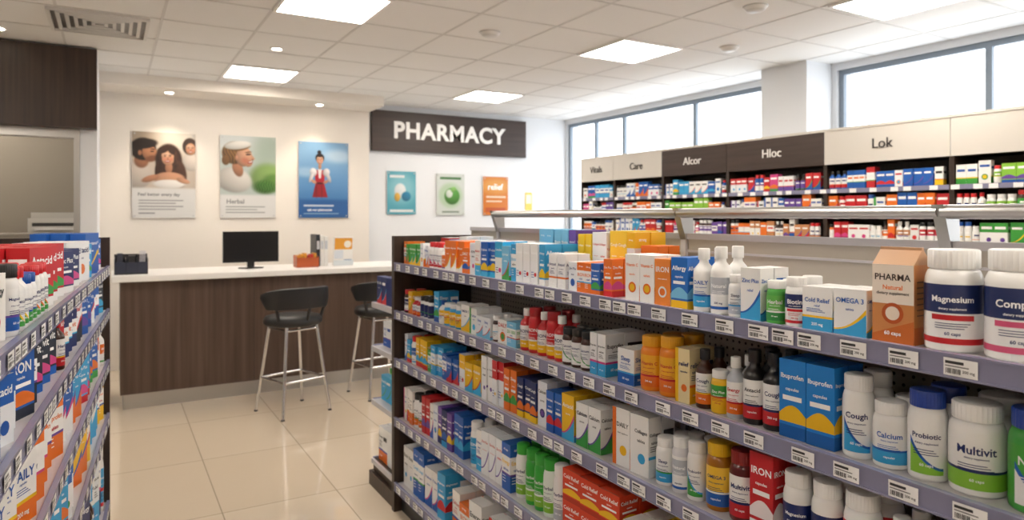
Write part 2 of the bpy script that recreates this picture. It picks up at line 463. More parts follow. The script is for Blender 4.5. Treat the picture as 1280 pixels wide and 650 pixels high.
cube('jamb_right', -.262, -.221, 6.545, 6.66, 0, 2.18, M_METAL, e)
cube('jamb_left', -1.549, -1.51, 6.545, 6.66, 0, 2.18, M_METAL, e)
cube('trim_bulkhead', -.1, 2.66, 7.42, YB-.06, 2.79, H_CEIL, M_WALL)
cube('baseboard_back', 2.67, XR, YB-.015, YB, 0, .1, M_WOOD)

G = .61; gx0 = .91; gy0 = 4.05
b = MB()
k = -7
while gx0+k*G < XR:
    x = gx0+k*G
    if x > XL: b.box(x-.009, x+.009, YF, YB-.07, H_CEIL-.003, H_CEIL+.001, '#ffffff')
    k += 1
k = -11
while gy0+k*G < YB-.1:
    y = gy0+k*G
    if y > YF: b.box(XL, XR, y-.009, y+.009, H_CEIL-.0035, H_CEIL+.001, '#ffffff')
    k += 1
b.obj('trim_ceiling_grid', [M_GRID])

def light_panel(x, y):
    b = MB()
    z = H_CEIL
    b.box(x+.02, x+G-.02, y+.02, y+G-.02, z-.012, z-.002, '#ffffff', 0)
    for (a0, a1, c0, c1) in ((x, x+G, y, y+.02), (x, x+G, y+G-.02, y+G), (x, x+.02, y+.02, y+G-.02), (x+G-.02, x+G, y+.02, y+G-.02)):
        b.box(a0, a1, c0, c1, z-.016, z-.002, '#ffffff', 1)
    b.obj('ceiling_light_panel', [M_PANEL, M_WHITE])
for (x, y) in [(.91, 4.05), (.91, 6.49), (3.35, 4.05), (3.35, 6.49), (3.96, 2.16), (.91, 1.61), (.91, -.83), (3.35, -.22), (-1.53, 4.05), (-1.53, 1.61), (-1.53, -.83), (-1.53, 7.1)]:  # last panel, behind the partition, is unseen and added to brighten the office
    light_panel(x, y)
b = MB()
x, y, z = -.37, 5.30, H_CEIL-.002
for i in range(6):
    o = i*.05
    s = .6-2*o
    if s <= .08: break
    for (a0, a1, c0, c1) in ((0, s, 0, .022), (0, s, s-.022, s), (0, .022, .022, s-.022), (s-.022, s, .022, s-.022)):
        b.box(x+o+a0, x+o+a1, y+o+c0, y+o+c1, z-.02+.002*i, z, '#d9d7d3')
b.box(x+.02, x+.58, y+.02, y+.58, z-.004, z, '#6a6866')
b.obj('air_vent', [M_PRINT])
def downlight(x, y, z, spot=0):
    b = MB()
    b.M = Matrix.Translation((x, y, z))
    b.lathe([(.055, -.008, '#ffffff'), (.055, -.001, '#ffffff')], 24, 1)
    b.lathe([(.036, -.010, '#ffffff'), (.036, -.0085, '#ffffff')], 24, 0)
    o_ = b.obj('recessed_downlight', [M_LAMP, M_WHITE])
    if spot:
        l = bpy.data.lights.new('bulb', 'SPOT'); l.energy = spot; l.spot_size = math.radians(95); l.spot_blend = .6
        l.color = (1, .84, .64); l.shadow_soft_size = .04
        o = bpy.data.objects.new('bulb', l); o.location = (x, y, z-.03); COL.objects.link(o); o.parent = o_
downlight(.5, 7.66, 2.79, 24); downlight(2.0, 7.66, 2.79, 24); downlight(1.15, 5.72, H_CEIL); downlight(-.7, 6.1, H_CEIL)
for (x, y) in [(2.4, 4.43), (4.26, 3.85), (3.58, 3.02)]:
    b = MB(); b.M = Matrix.Translation((x, y, H_CEIL))
    b.lathe([(.045, -.035, '#d3d1cd'), (.06, -.025, '#e3e1dd'), (.075, -.008, '#c3c1bd'), (.08, 0, '#e3e1dd')], 24, 0)
    b.obj('smoke_detector', [M_PRINT])

# ------------------------------------------------------------------ counter
e = empty('reception_counter')
cube('front_panel', .06, 3.1, 6.28, 6.9, .12, 1.025, M_CWOOD, e)
cube('kick_strip', .08, 3.08, 6.30, 6.88, 0, .12, M_METAL, e)
cube('countertop', .0, 3.14, 6.2, 6.95, 1.025, 1.075, M_WHITE, e, .006)
for i, x in enumerate((1.07, 2.08)):
    cube('panel_seam_%d' % i, x, x+.003, 6.279, 6.281, .12, 1.02, M_DARK, e)

b = MB(); b.M = Matrix.Translation((1.10, 6.6, 1.075))
b.box(-.24, .24, -.012, .02, .055, .335, '#141416')
b.box(-.228, .228, -.0135, -.0125, .07, .322, '#08090c')
b.box(-.03, .03, .005, .03, .01, .08, '#141416')
b.lathe([(.11, 0, '#141416'), (.11, .008, '#141416'), (.03, .014, '#141416')], 24, 0, 0, 1, .7)
b.obj('computer_monitor', [M_PLASTIC])
b = MB(); b.M = Matrix.Translation((.14, 6.45, 1.075))
b.box(-.12, .12, -.08, .08, 0, .012, '#26282e')
for x in (-.12, -.04, .04, .114):
    b.box(x, x+.006, -.08, .08, .012, .13, '#2b2e38')
b.box(-.12, .12, .074, .08, .012, .16, '#2b2e38'); b.box(-.12, .12, -.08, -.074, .012, .1, '#33384a')
b.box(-.1, -.06, -.04, .04, .012, .17, '#3d4353'); b.box(-.02, .03, -.05, .04, .012, .15, '#22252c'); b.box(.05, .1, -.05, .05, .012, .16, '#3b2f2a')
for i in range(5): b.tube((.06+.008*i, -.06, .02), (.062+.01*i, -.065, .19), .003, .003, 6, '#c9c9d2')
b.obj('desk_organizer', [M_PLASTIC])
b = MB(); b.M = Matrix.Translation((1.57, 6.5, 1.075))
for (a) in (((-.1,.1,-.07,.07,0,.006)), ((-.1,.1,-.07,-.064,.006,.09)), ((-.1,.1,.064,.07,.006,.11)), ((-.1,-.094,-.064,.064,.006,.1)), ((.094,.1,-.064,.064,.006,.1))):
    b.box(*a, '#b5562c')
for i in range(6): b.box(-.088+.03*i, -.066+.03*i, -.05, .05, .006, .11+.01*(i % 3), random.choice(['#d9772f', '#c7352b', '#e9e3da', '#e8a23a']))
b.obj('leaflet_tray', [M_PLASTIC])
b = MB(); b.M = Matrix.Translation((1.73, 6.62, 1.075))
for i, c in enumerate(['#2c2f36', '#e9e9e6', '#e9e9e6']):
    b.box(-.06+.038*i, -.025+.038*i, -.1, .12, 0, .30-.01*i, c)
    b.box(-.055+.038*i, -.03+.038*i, -.101, -.1, .16, .24, '#c7ccd4')
b.obj('ring_binders', [M_CARTON])
b = MB(); b.M = Matrix.Translation((1.92, 6.52, 1.075)) @ Matrix.Rotation(.15, 4, 'X') @ Matrix.Translation((0, 0, .008))
b.box(-.095, .095, -.004, .004, 0, .27, '#f2f0ec')
F = lambda u, v, o: (u, -.004-o, v)
strip(b, F, -.085, .085, .15, .26, '#e8a23a', .001); strip(b, F, -.085, .0, .06, .14, '#d9dfe6', .001); disc(b, F, .04, .2, .035, .035, '#f7f0e2', .002)
strip(b, F, .01, .085, .02, .05, '#3d7ab8', .001)
b.box(-.095, .095, -.03, .03, 0, .004, '#d8d8d8'); b.box(-.095, .095, -.032, -.03, 0, .05, '#dfe6ea')
b.obj('brochure_holder', [M_CARTON])

e = empty('filing_cabinet')
cube('carcass', -.95, -.30, 7.1, 7.6, .0, 1.40, plain('cab', '#8d867b', .5), e, .005)
for i in range(4): 
    cube('drawer_%d' % i, -.93, -.32, 7.085, 7.1, .04+i*.34, .35+i*.34, plain('drw', '#9b9488', .5), e)
    cube('handle_%d' % i, -.70, -.55, 7.07, 7.085, .22+i*.34, .235+i*.34, M_METAL, e)
b = MB(); b.M = Matrix.Translation((-.42, 7.35, 1.40))
b.box(-.2, .2, -.17, .17, .0, .13, '#d9d7d2'); b.box(-.18, .18, -.15, .15, .13, .18, '#c9c7c2'); b.box(-.15, .15, -.21, -.17, .03, .04, '#efefef')
b.box(-.17, .17, -.171, -.17, .06, .09, '#3a3a3a')
b.obj('printer', [M_PLASTIC])

# ------------------------------------------------------------------ bar stools
def stool(x, y, rot):
    b = MB()
    leg_t = .13; leg_b = .205
    cs = [(-1, -1), (1, -1), (1, 1), (-1, 1)]
    for (sx, sy) in cs:
        b.tube((sx*leg_t, sy*leg_t, .69), (sx*leg_b, sy*leg_b, .006), .014, .012, 12, '#ffffff', 0)
        b.tube((sx*leg_b, sy*leg_b, .0), (sx*leg_b, sy*leg_b, .012), .016, .014, 10, '#222222', 1)
    f = lambda z: leg_t+(leg_b-leg_t)*(.69-z)/.684
    for i in range(4):
        a, c = cs[i], cs[(i+1) % 4]
        z = .27
        b.tube((a[0]*f(z), a[1]*f(z), z), (c[0]*f(z), c[1]*f(z), z), .01, .01, 10, '#ffffff', 0)
        b.tube((a[0]*f(.66), a[1]*f(.66), .66), (c[0]*f(.66), c[1]*f(.66), .66), .009, .009, 10, '#ffffff', 0)
    b.lathe([(.16, .685, '#202020'), (.205, .69, '#202020'), (.225, .71, '#202020'), (.225, .735, '#202020'), (.21, .757, '#202020'), (.17, .768, '#202020'), (.08, .772, '#202020')], 36, 1)
    n = 28; pts = []
    for i in range(n+1):
        t = i/n*2-1; a = math.radians(-90+t*92)
        zt = 1.0-.05*abs(t)**3; zb = .832-.01*abs(t)
        if abs(t) > .85: zb += (abs(t)-.85)*.4
        for (r, z) in ((.232, zb), (.262, zb+.006), (.276, (zt+zb)/2), (.272, zt-.006), (.245, zt), (.235, (zt+zb)/2)):
            pts.append((r*math.cos(a), r*math.sin(a), z))
    m = 6; fs = []
    for i in range(n):
        for k in range(m):
            k2 = (k+1) % m
            fs.append((i*m+k, (i+1)*m+k, (i+1)*m+k2, i*m+k2))
    fs.append(tuple(range(m))); fs.append(tuple(reversed(range(n*m, n*m+m))))
    b.add(pts, fs, '#202020', 1, True)
    for a in (-150, -90, -30):
        a = math.radians(a)
        b.tube((.2*math.cos(a), .2*math.sin(a), .70), (.25*math.cos(a), .25*math.sin(a), .86), .013, .013, 8, '#222222', 1)
    b.obj('bar_stool', [M_CHROME, M_LEATH], Matrix.Translation((x, y, 0)) @ Matrix.Rotation(math.radians(rot), 4, 'Z'), sharp=50)
stool(1.25, 5.60, 18); stool(2.04, 5.78, 8)

# ------------------------------------------------------------------ posters (printed pictures built as finely coloured sheets)
class Art:
    def __init__(s, nx, ny, asp, bg, seed=1):
        s.nx, s.ny, s.asp = nx, ny, asp
        s.U, s.V = np.meshgrid(np.linspace(0, 1, nx), np.linspace(0, 1, ny))
        s.I = np.ones((ny, nx, 3))*np.array(s.rgb(bg))
    def rgb(s, h): h = h.lstrip('#'); return [int(h[i:i+2], 16)/255 for i in (0, 2, 4)]
    def mix(s, mask, col, shade=None):
        c = np.array(s.rgb(col))[None, None, :]
        if shade is not None: c = np.clip(c*shade[..., None], 0, 1)
        s.I = s.I*(1-mask[..., None])+c*mask[..., None]
    def ell(s, cu, cv, ru, rv, col, rot=0, soft=.12, lit=.18, hair=0):
        x = s.U-cu; y = (s.V-cv)*s.asp
        c, n_ = math.cos(rot), math.sin(rot)
        a = (x*c+y*n_)/ru; b_ = (-x*n_+y*c)/(rv*s.asp)
        q = np.sqrt(a*a+b_*b_)
        m = np.clip((1+soft-q)/(2*soft), 0, 1); m = m*m*(3-2*m)
        sh = 1+lit*(b_*.6+a*.5)-lit*.5*np.clip(q, 0, 1)**3
        if hair: sh = sh*(1+hair*np.sin(a*26+3*b_*b_*np.sign(a)+np.sin(b_*5)*2)*.5)
        s.mix(m, col, sh)
    def pol(s, pts, col, soft=.01, lit=0):
        """convex polygon mask, counter-clockwise"""
        m = np.ones_like(s.U)
        for i in range(len(pts)):
            (x0, y0), (x1, y1) = pts[i], pts[(i+1) % len(pts)]
            ex, ey = x1-x0, (y1-y0)*s.asp; L = math.hypot(ex, ey)
            d = (ex*(s.V-y0)*s.asp-ey*(s.U-x0))/L
            m = m*np.clip(d/soft+.5, 0, 1)
        s.mix(m, col, 1+lit*(s.U-.5))
    def rect(s, u0, v0, u1, v1, col, soft=.004):
        m = np.clip((s.U-u0)/soft+.5, 0, 1)*np.clip((u1-s.U)/soft+.5, 0, 1)*np.clip((s.V-v0)/soft+.5, 0, 1)*np.clip((v1-s.V)/soft+.5, 0, 1)
        s.mix(m, col)
    def grad(s, v0, v1, col):
        m = np.clip((v1-s.V)/(v1-v0), 0, 1); s.mix(m*m*(3-2*m), col)
    def mesh(s, name, w, h, y, parent):
        X = (s.U-.5)*w; Z = s.V*h
        v = [(float(a), y, float(c)) for a, c in zip(X.ravel(), Z.ravel())]
        nx, ny = s.nx, s.ny
        f = [(j*nx+i, j*nx+i+1, (j+1)*nx+i+1, (j+1)*nx+i) for j in range(ny-1) for i in range(nx-1)]
        me = bpy.data.meshes.new(name); me.from_pydata(v, [], f)
        I = np.clip(s.I, 0, 1)*.9; L = np.where(I <= .04045, I/12.92, ((I+.055)/1.055)**2.4)
        A = np.concatenate([L, np.ones((ny, nx, 1))], 2).astype(np.float32).ravel()
        ca = me.color_attributes.new('Col', 'FLOAT_COLOR', 'POINT'); ca.data.foreach_set('color', A)
        me.materials.append(M_PRINT)
        o = bpy.data.objects.new(name, me); COL.objects.link(o); o.parent = parent
        return o
def face(A, cu, cv, r, skin, rot=0, look=0):
    k = 1/A.asp
    A.ell(cu, cv, r, r*1.34*k, skin, rot, .08, .22)
    A.ell(cu-r*.15, cv+.55*r*k, r*.6, r*.35*k, '#ecc1a4', rot, .8, 0)
    A.ell(cu+look*r*.3+r*.08, cv-.22*r*k, r*.10, r*.26*k, '#b0735a', rot, .6, 0)
    for sx in (-1, 1):
        A.ell(cu+look*r*.25+sx*r*.38, cv+.2*r*k, r*.17, r*.08*k, '#33211b', rot, .4, 0)
        A.ell(cu+look*r*.25+sx*r*.38, cv+.42*r*k, r*.26, r*.05*k, '#4a3024', rot, .5, 0)
        A.ell(cu+look*r*.1+sx*r*.5, cv-.3*r*k, r*.28, r*.22*k, '#d98d74', rot, .9, 0)
    A.ell(cu+look*r*.25, cv-.66*r*k, r*.38, r*.17*k, '#a03f3a', rot, .3, 0)
    A.ell(cu+look*r*.25, cv-.62*r*k, r*.28, r*.08*k, '#fbf4ee', rot, .3, 0)
def poster(name, x0, x1, z0, z1, yw, fn, texts=()):
    w, h = x1-x0, z1-z0
    e = empty(name, Matrix.Translation(((x0+x1)/2, yw, z0)))
    b = MB(); b.box(-w/2, w/2, -.020, -.012, 0, h, '#d8d7d5')
    for sx in (-1, 1):
        for zz in (.022, h-.022):
            b.tube((sx*(w/2-.022), -.026, zz), (sx*(w/2-.022), 0, zz), .008, .008, 12, '#b9b9b9')
    F = lambda u, v, o: (u, -.0214-o, v)
    for (t, cu, cv, mw, mh, c) in texts: ptext(b, t, F, (cu-.5)*w, cv*h, mw*w, mh*h, c, 0)
    b.obj('acrylic_panel', [M_PRINT], parent=e)
    A = fn(h/w); A.mesh('printed_picture', w, h, -.0207, e)
def d1(asp):
    A = Art(110, 160, asp, '#cdbfb0')
    A.ell(.8, .95, .5, .2, '#e2d9cd', 0, .6, 0); A.ell(.05, .95, .3, .2, '#ac9b89', 0, .6, 0)
    # man leaning in, profile
    A.ell(.06, .50, .24, .17, '#c5bab0', 0, .12, .2)
    A.ell(.14, .66, .11, .08, '#9c6a4e', .2, .2, .2)
    A.ell(.17, .80, .20, .13, '#241915', 0, .1, .2, .2); A.ell(.27, .755, .115, .095, '#b27b5b', .3, .08, .25)
    A.ell(.375, .745, .028, .014, '#b27b5b', 0, .3, .1); A.ell(.31, .775, .03, .008, '#2d1f1a', 0, .4, 0); A.ell(.32, .80, .04, .006, '#2d1f1a', 0, .4, 0)
    A.ell(.30, .69, .10, .035, '#7c503a', .3, .4, 0); A.ell(.20, .86, .19, .055, '#211612', .15, .2, .1, .2); A.ell(.12, .755, .03, .03, '#9c6a4e', 0, .3, 0)
    # child
    A.ell(.93, .66, .15, .1, '#e0d5cb', 0, .15, .2)
    A.ell(.91, .85, .12, .10, '#402a1f', 0, .12, .2, .2); face(A, .92, .82, .08, '#cf9774')
    # woman
    A.ell(.57, .68, .21, .19, '#3a241b', 0, .1, .3, .35); A.ell(.74, .53, .11, .16, '#4d3225', .15, .15, .25, .4); A.ell(.43, .54, .08, .14, '#3a241b', 0, .15, .25, .4)
    A.ell(.57, .59, .06, .07, '#b98264', 0, .15, .2)
    A.ell(.58, .46, .25, .08, '#cf9a7a', 0, .12, .2)
    face(A, .555, .71, .105, '#dca483', .08, -.2)
    A.ell(.48, .80, .10, .038, '#3a241b', .45, .2, .1, .3); A.ell(.64, .79, .10, .042, '#3a241b', -.6, .2, .1, .3)
    A.ell(.68, .69, .03, .10, '#4d3225', 0, .3, .2, .3); A.ell(.435, .67, .025, .09, '#3a241b', 0, .3, .2, .3)
    A.ell(.58, .40, .26, .05, '#f3efea', 0, .15, .1)
    A.ell(.28, .46, .14, .035, '#b98264', .35, .2, .2); A.ell(.80, .44, .11, .03, '#cf9a7a', -.3, .2, .2)
    A.grad(.33, .37, '#e9e8e6')
    for i in range(4): A.rect(.1, .20-.035*i, .8-.12*(i % 2), .212-.035*i, '#98989c')
    A.rect(.1, .05, .35, .062, '#7a7a80')
    return A
def d2(asp):
    A = Art(110, 160, asp, '#c3cec9')
    A.ell(.15, .95, .5, .2, '#dde3e1', 0, .6, 0); A.ell(.9, .8, .3, .25, '#b7c7b8', 0, .6, 0)
    A.ell(.85, .5, .32, .17, '#8fb166', 0, .3, .2); A.ell(.97, .44, .2, .1, '#659241', 0, .4, .2); A.ell(.8, .38, .2, .08, '#467530', 0, .4, .2, .4)
    A.ell(.24, .46, .32, .15, '#d6d1c9', -.2, .12, .25)
    A.ell(.31, .60, .09, .10, '#b98060', .3, .15, .2)
    A.ell(.25, .79, .22, .135, '#8a6234', .2, .1, .3, .4); A.ell(.10, .70, .07, .06, '#7a552c', 0, .2, .2, .4)
    A.ell(.42, .745, .145, .118, '#d9a483', -.1, .07, .3); A.ell(.50, .665, .07, .04, '#cd9574', .25, .15, .15)
    A.pol([(.545, .715), (.625, .722), (.56, .775)], '#d9a483', .02); A.ell(.575, .715, .02, .01, '#a86a50', 0, .5, 0)
    A.ell(.50, .778, .045, .010, '#2f1f18', .1, .4, 0); A.ell(.50, .806, .06, .007, '#6a4a34', .15, .4, 0)
    A.ell(.53, .682, .05, .017, '#a0403c', .3, .3, 0); A.ell(.535, .687, .038, .008, '#fbf4ee', .3, .3, 0)
    A.ell(.44, .70, .07, .035, '#cf7f64', 0, .9, 0); A.ell(.29, .73, .028, .032, '#c98f70', 0, .3, .2)
    A.ell(.34, .855, .19, .035, '#8a6234', .2, .2, .2, .4)
    A.ell(.31, .885, .24, .05, '#ece8e0', .14, .12, .2)
    A.grad(.26, .30, '#ebeae8')
    for i in range(3): A.rect(.1, .13-.035*i, .8-.14*(i % 2), .142-.035*i, '#a2a5a5')
    return A
def d3(asp):
    A = Art(110, 160, asp, '#86b2da')
    A.grad(.3, .9, '#5a93cb'); A.grad(.0, .45, '#2f6cae')
    A.ell(.8, .82, .3, .08, '#b7d3ea', 0, .6, 0); A.ell(.15, .6, .25, .06, '#9cc2e2', 0, .6, 0)
    A.pol([(.27, .27), (.58, .27), (.50, .47), (.34, .47)], '#a81826', .015, .5)
    A.pol([(.335, .45), (.505, .45), (.53, .63), (.31, .63)], '#c02231', .012, .4)
    A.pol([(.40, .52), (.44, .52), (.46, .64), (.38, .64)], '#efeaea', .01)
    A.ell(.42, .455, .095, .012, '#4a0b12', 0, .3, 0)
    A.ell(.29, .60, .07, .055, '#e6e2e3', .2, .15, .25); A.ell(.55, .60, .07, .055, '#dcd8da', -.2, .15, .25)
    A.ell(.25, .53, .035, .07, '#d9d4d6', -.35, .2, .2); A.ell(.60, .53, .035, .07, '#cfcacd', .35, .2, .2)
    A.ell(.30, .475, .06, .02, '#d09a7c', -.5, .3, .1); A.ell(.54, .475, .06, .02, '#c89074', .5, .3, .1)
    A.ell(.35, .36, .012, .09, '#7e1320', 0, .5, 0); A.ell(.46, .36, .012, .09, '#7e1320', 0, .5, 0)
    A.ell(.42, .68, .032, .04, '#c08c6c', 0, .2, .1)
    A.ell(.42, .79, .088, .06, '#251916', 0, .12, .2, .2); A.ell(.41, .865, .04, .025, '#251916', 0, .2, .2)
    face(A, .42, .762, .066, '#dda583')
    A.ell(.42, .815, .06, .016, '#251916', 0, .3, 0)
    A.grad(.21, .27, '#2863a6')
    A.rect(.1, .15, .7, .17, '#dfeaf4'); A.rect(.1, .05, .8, .06, '#a9c8e4')
    return A
def s1(asp):
    A = Art(60, 84, asp, '#58adc0'); A.ell(.5, .6, .5, .35, '#8fd0db', 0, .5, 0); A.ell(.45, .55, .2, .17, '#f2f6f6', 0, .15, .1); A.ell(.66, .42, .16, .11, '#2f86ad', 0, .2, .2)
    A.ell(.35, .4, .1, .1, '#e4b34a', 0, .2, .2); A.rect(.1, .05, .9, .11, '#f2f6f6'); A.rect(.1, .85, .6, .91, '#f2f6f6'); return A
def s2(asp):
    A = Art(60, 84, asp, '#dfe5df'); A.ell(.5, .48, .42, .30, '#c3dbba', 0, .2, 0); A.ell(.55, .46, .27, .2, '#5a9e43', .5, .12, .3); A.ell(.45, .52, .12, .1, '#e8f0e2', 0, .2, .1)
    A.ell(.6, .62, .1, .06, '#8cc66a', .6, .2, .2); A.rect(.12, .86, .88, .92, '#4f7f4a'); A.rect(.2, .06, .8, .1, '#8a9a8a'); return A
def s3(asp):
    A = Art(60, 84, asp, '#e5842a'); A.ell(.5, .75, .6, .2, '#eda54c', 0, .5, 0); A.rect(.12, .45, .9, .5, '#fbe3c4'); A.rect(.12, .34, .75, .38, '#fbe3c4'); A.rect(.1, .08, .9, .2, '#cf5f2a'); return A
YW = YB-.06
poster('wall_poster', .18, .765, 1.53, 2.41, YW, d1, [('Feel better every day', .42, .27, .66, .05, '#66666a')])
poster('wall_poster', 1.005, 1.58, 1.53, 2.42, YW, d2, [('Herbal', .27, .20, .36, .055, '#77787a')])
poster('wall_poster', 1.83, 2.40, 1.53, 2.40, YW, d3, [('ask our pharmacist', .42, .10, .66, .04, '#ffffff')])
poster('wall_poster', 2.90, 3.275, 1.57, 2.10, YB, s1)
poster('wall_poster', 3.556, 3.95, 1.56, 2.09, YB, s2)
poster('wall_poster', 4.222, 4.60, 1.56, 2.07, YB, s3, [('relief', .5, .74, .7, .16, '#ffffff')])
b = MB(); b.box(4.88, 4.99, YB-.006, YB-.0005, 1.58, 1.87, '#e6c85a'); b.box(4.895, 4.975, YB-.007, YB-.006, 1.72, 1.84, '#f3ead0')
b.obj('wall_notice', [M_PRINT])

def text3d(name, s, size, mat, M, parent, offset=0, extrude=.006, spacing=1):
    cu = bpy.data.curves.new(name, 'FONT'); cu.body = s; cu.size = size; cu.align_x = 'CENTER'; cu.align_y = 'CENTER'
    cu.extrude = extrude; cu.offset = offset; cu.space_character = spacing; cu.materials.append(mat)
    o = bpy.data.objects.new(name, cu); COL.objects.link(o); o.matrix_world = M
    if parent: o.parent = parent
    return o
e = empty('pharmacy_sign')
cube('sign_board', 2.70, 4.86, YB-.06, YB-.001, 2.34, 2.83, M_WOODH, e)
text3d('letters', 'PHARMACY', .28, M_TEXTW, Matrix.Translation((3.74, YB-.066, 2.59)) @ Matrix.Rotation(math.pi/2, 4, 'X'), e, .009, .006, 1.08)

# ------------------------------------------------------------------ gondola fixture
def tags(b, x0, x1, z, step=.1, det=2, y=-.0155):
    x = x0+.04
    while x < x1-.06:
        w = .056
        F = lambda u, v, o: (x+u, y-o-.0, z-.0305+v)
        strip(b, F, 0, w, 0, .031, '#f4f4f4', 0)
        if det > 1:
            strip(b, F, .003, w*.6, .021, .026, '#333333', .0004)
            strip(b, F, .003, w*.75, .016, .018, '#777777', .0004)
            for q in range(9):
                strip(b, F, .004+q*.0028, .0054+q*.0028+(.0006 if q % 3 else 0), .004, .013, '#222222', .0004)
            ptext(b, '200 mg', F, w*.74, .009, .02, .008, '#222222', .0004)
        x += step*random.choice([.66, 1, 1, 1.15, 1.3])
def gondola(name, M, L, zs, posts, capend=False):
    e = empty(name, M)
    def c(n, *a, **k):
        o = cube(n, *a, **k); o.parent = e; return o
    D = .44
    c('back_panel', .0, L, D, D+.02, .15, 1.47, M_PEG)
    c('panel_cap', .0, L, D-.008, D+.028, 1.47, 1.49, M_SHELFM)
    c('panel_rib', .0, L, D-.006, D, 1.425, 1.432, M_SHELFM)
    c('end_panel_far', -.035, 0, -.012, 2*D+.03, 0, 1.445, M_WOOD)
    c('end_panel_near', L, L+.035, -.012, 2*D+.03, 0, 1.445, M_WOOD)
    c('kick_base', 0, L, .03, 2*D-.01, 0, .1, M_DARK)
    c('base_deck', 0, L, 0.0, 2*D+.02, .1, .15, M_SHELFM)
    b = MB(); t = MB()
    for z in zs:
        if z > .2:
            b.box(0, L, .0, D, z-.02, z, '#ffffff', 0)
            b.box(0, L, D+.02, 2*D+.02, z-.02, z, '#ffffff', 0)
        b.box(0, L, -.012, 0, z-.036, z+.008, '#ffffff', 1)
        b.box(0, L, -.015, -.012, z-.036, z-.032, '#ffffff', 1)
        b.box(0, L, -.015, -.012, z+.003, z+.008, '#ffffff', 1)
        b.box(0, L, 2*D+.02, 2*D+.032, z-.036, z+.008, '#ffffff', 1)
        tags(t, 0, L, z)
        if z > .2:
            for xb in [0.004]+[p for p in posts]+[L-.008]:
                p = [(xb, .02, z-.02), (xb, D, z-.02), (xb, D, z-.10), (xb, .04, z-.032)]
                p2 = [(x_+.004, y_, z_) for x_, y_, z_ in p]
                b.add(p+p2, [(0,1,2,3),(7,6,5,4),(0,3,7,4),(1,5,6,2),(3,2,6,7)], '#ffffff', 0)
    for xb in posts:
        b.box(xb-.012, xb+.012, D-.012, D, .15, 1.47, '#ffffff', 0)
    b.obj('shelves', [M_SHELFM, M_LIP], parent=e)
    t.obj('price_tags', [M_CARTON], parent=e)
    r = MB()
    pr = posts
    zR = 1.56
    def rail(x0, x1):
        pts = []; n = 16
        for x in (x0, x1):
            for k in range(n):
                a = 2*math.pi*k/n
                pts.append((x, D-.02+.03*math.cos(a), zR+.017*math.sin(a)))
        r.add(pts, [(k, n+k, n+(k+1) % n, (k+1) % n) for k in range(n)]+[tuple(range(n)), tuple(reversed(range(n, 2*n)))], '#ffffff', 0, True)
    for i in range(len(pr)-1): rail(pr[i]+.004, pr[i+1]-.004)
    for x in pr:
        p = [(x-.014, D+.012, 1.40), (x+.014, D+.012, 1.40), (x+.014, D+.028, 1.40), (x-.014, D+.028, 1.40)]
        q = [(x-.014, D-.05, 1.577), (x+.014, D-.05, 1.577), (x+.014, D+.02, 1.577), (x-.014, D+.02, 1.577)]
        r.add(p+q, [(3,2,1,0),(4,5,6,7),(0,1,5,4),(1,2,6,5),(2,3,7,6),(3,0,4,7)], '#ffffff', 0)
    r.obj('top_rail', [M_METAL], parent=e)
    return e

YO = 3.41; XG = 1.29
MG = Matrix.Translation((XG, YO, 0)) @ Matrix.Rotation(math.radians(-90), 4, 'Z')
ZS = [.15, .49, .80, 1.05, 1.30]
gondola('shelving_gondola', MG, 3.95, ZS, [.32, 1.65, 2.52, 3.39])
e = empty('endcap_shelf', MG)
ZE = [.15, .49, .80, 1.05]
for i, z in enumerate(ZE):
    o = cube('shelf_%d' % i, -.42, -.04, .02, .86, z-.025 if i else .0, z, M_SHELFM if i else M_WOOD); o.parent = e
    o = cube('lip_%d' % i, -.432, -.42, .02, .86, z-.036, z+.006, M_LIP); o.parent = e
    o = cube('sidelip_%d' % i, -.42, -.04, .008, .02, z-.025, z+.003, M_SHELFM); o.parent = e
o = cube('kick_plinth', -.44, -.036, .0, .88, 0, .08, M_WOOD); o.parent = e
bB, bJ = MB(), MB()
for i, z in enumerate(ZE):
    ME = MG @ Matrix.Translation((-.42, .86, 0)) @ Matrix.Rotation(math.radians(-90), 4, 'Z')
    pal = [['#f3f4f4', '#ea7420', '#1d57ad'], ['#f3f4f4', '#3aaede'], ['#f3f4f4', '#f2c81c', '#1d57ad'], ['#1b2d6b', '#f3f4f4', '#d3262b']][i]
    fill(bB, bJ, ME, .01, .84, z+.0003, .14, .2, pal, 2, 0, .01, 5, wr=(.04, .055))
bB.obj('endcap_medicine_boxes', [M_CARTON, M_PLASTIC])

# ------------------------------------------------------------------ hero products on right gondola
W = '#f3f3f1'; NV = '#1b2a63'; BL = '#1d5fb5'; LB = '#39a5dc'; OR = '#ea7420'; YE = '#f2c01c'; RD = '#c9242b'; GR = '#3f9f3f'; LG = '#8cc63f'; PK = '#d8478c'
AMB = '#3a1708'; BK = '#161416'; GY = '#b9bec6'; PU = '#6b4aa0'; L2 = '#7cc3e6'
def place(name, Y, z, fn, yoff, rot=0, stack=1):
    b = MB(); fn(b)
    b.obj(name, [M_CARTON, M_PLASTIC], MG @ Matrix.Translation((YO-Y, yoff, z)) @ Matrix.Rotation(math.radians(rot), 4, 'Z'))
def J(Y, z, R, h, body, cap, st, lab, acc, acc2, tc, word, slim=False, name='supplement_jar', rot=24, back=1, y0=.03):
    for k in range(back+1):
        if k == 0: place(name, Y, z, lambda b: p_jar(b, R, h, body, cap, st, lab, acc, acc2, tc, word, 2, slim), y0+R, rot)
        else:
            place(name, Y, z, lambda b: p_jar(b, R, h, body, cap, st, lab, acc, acc2, tc, word, 1, slim), y0+R+k*(2*R+.006), rot)
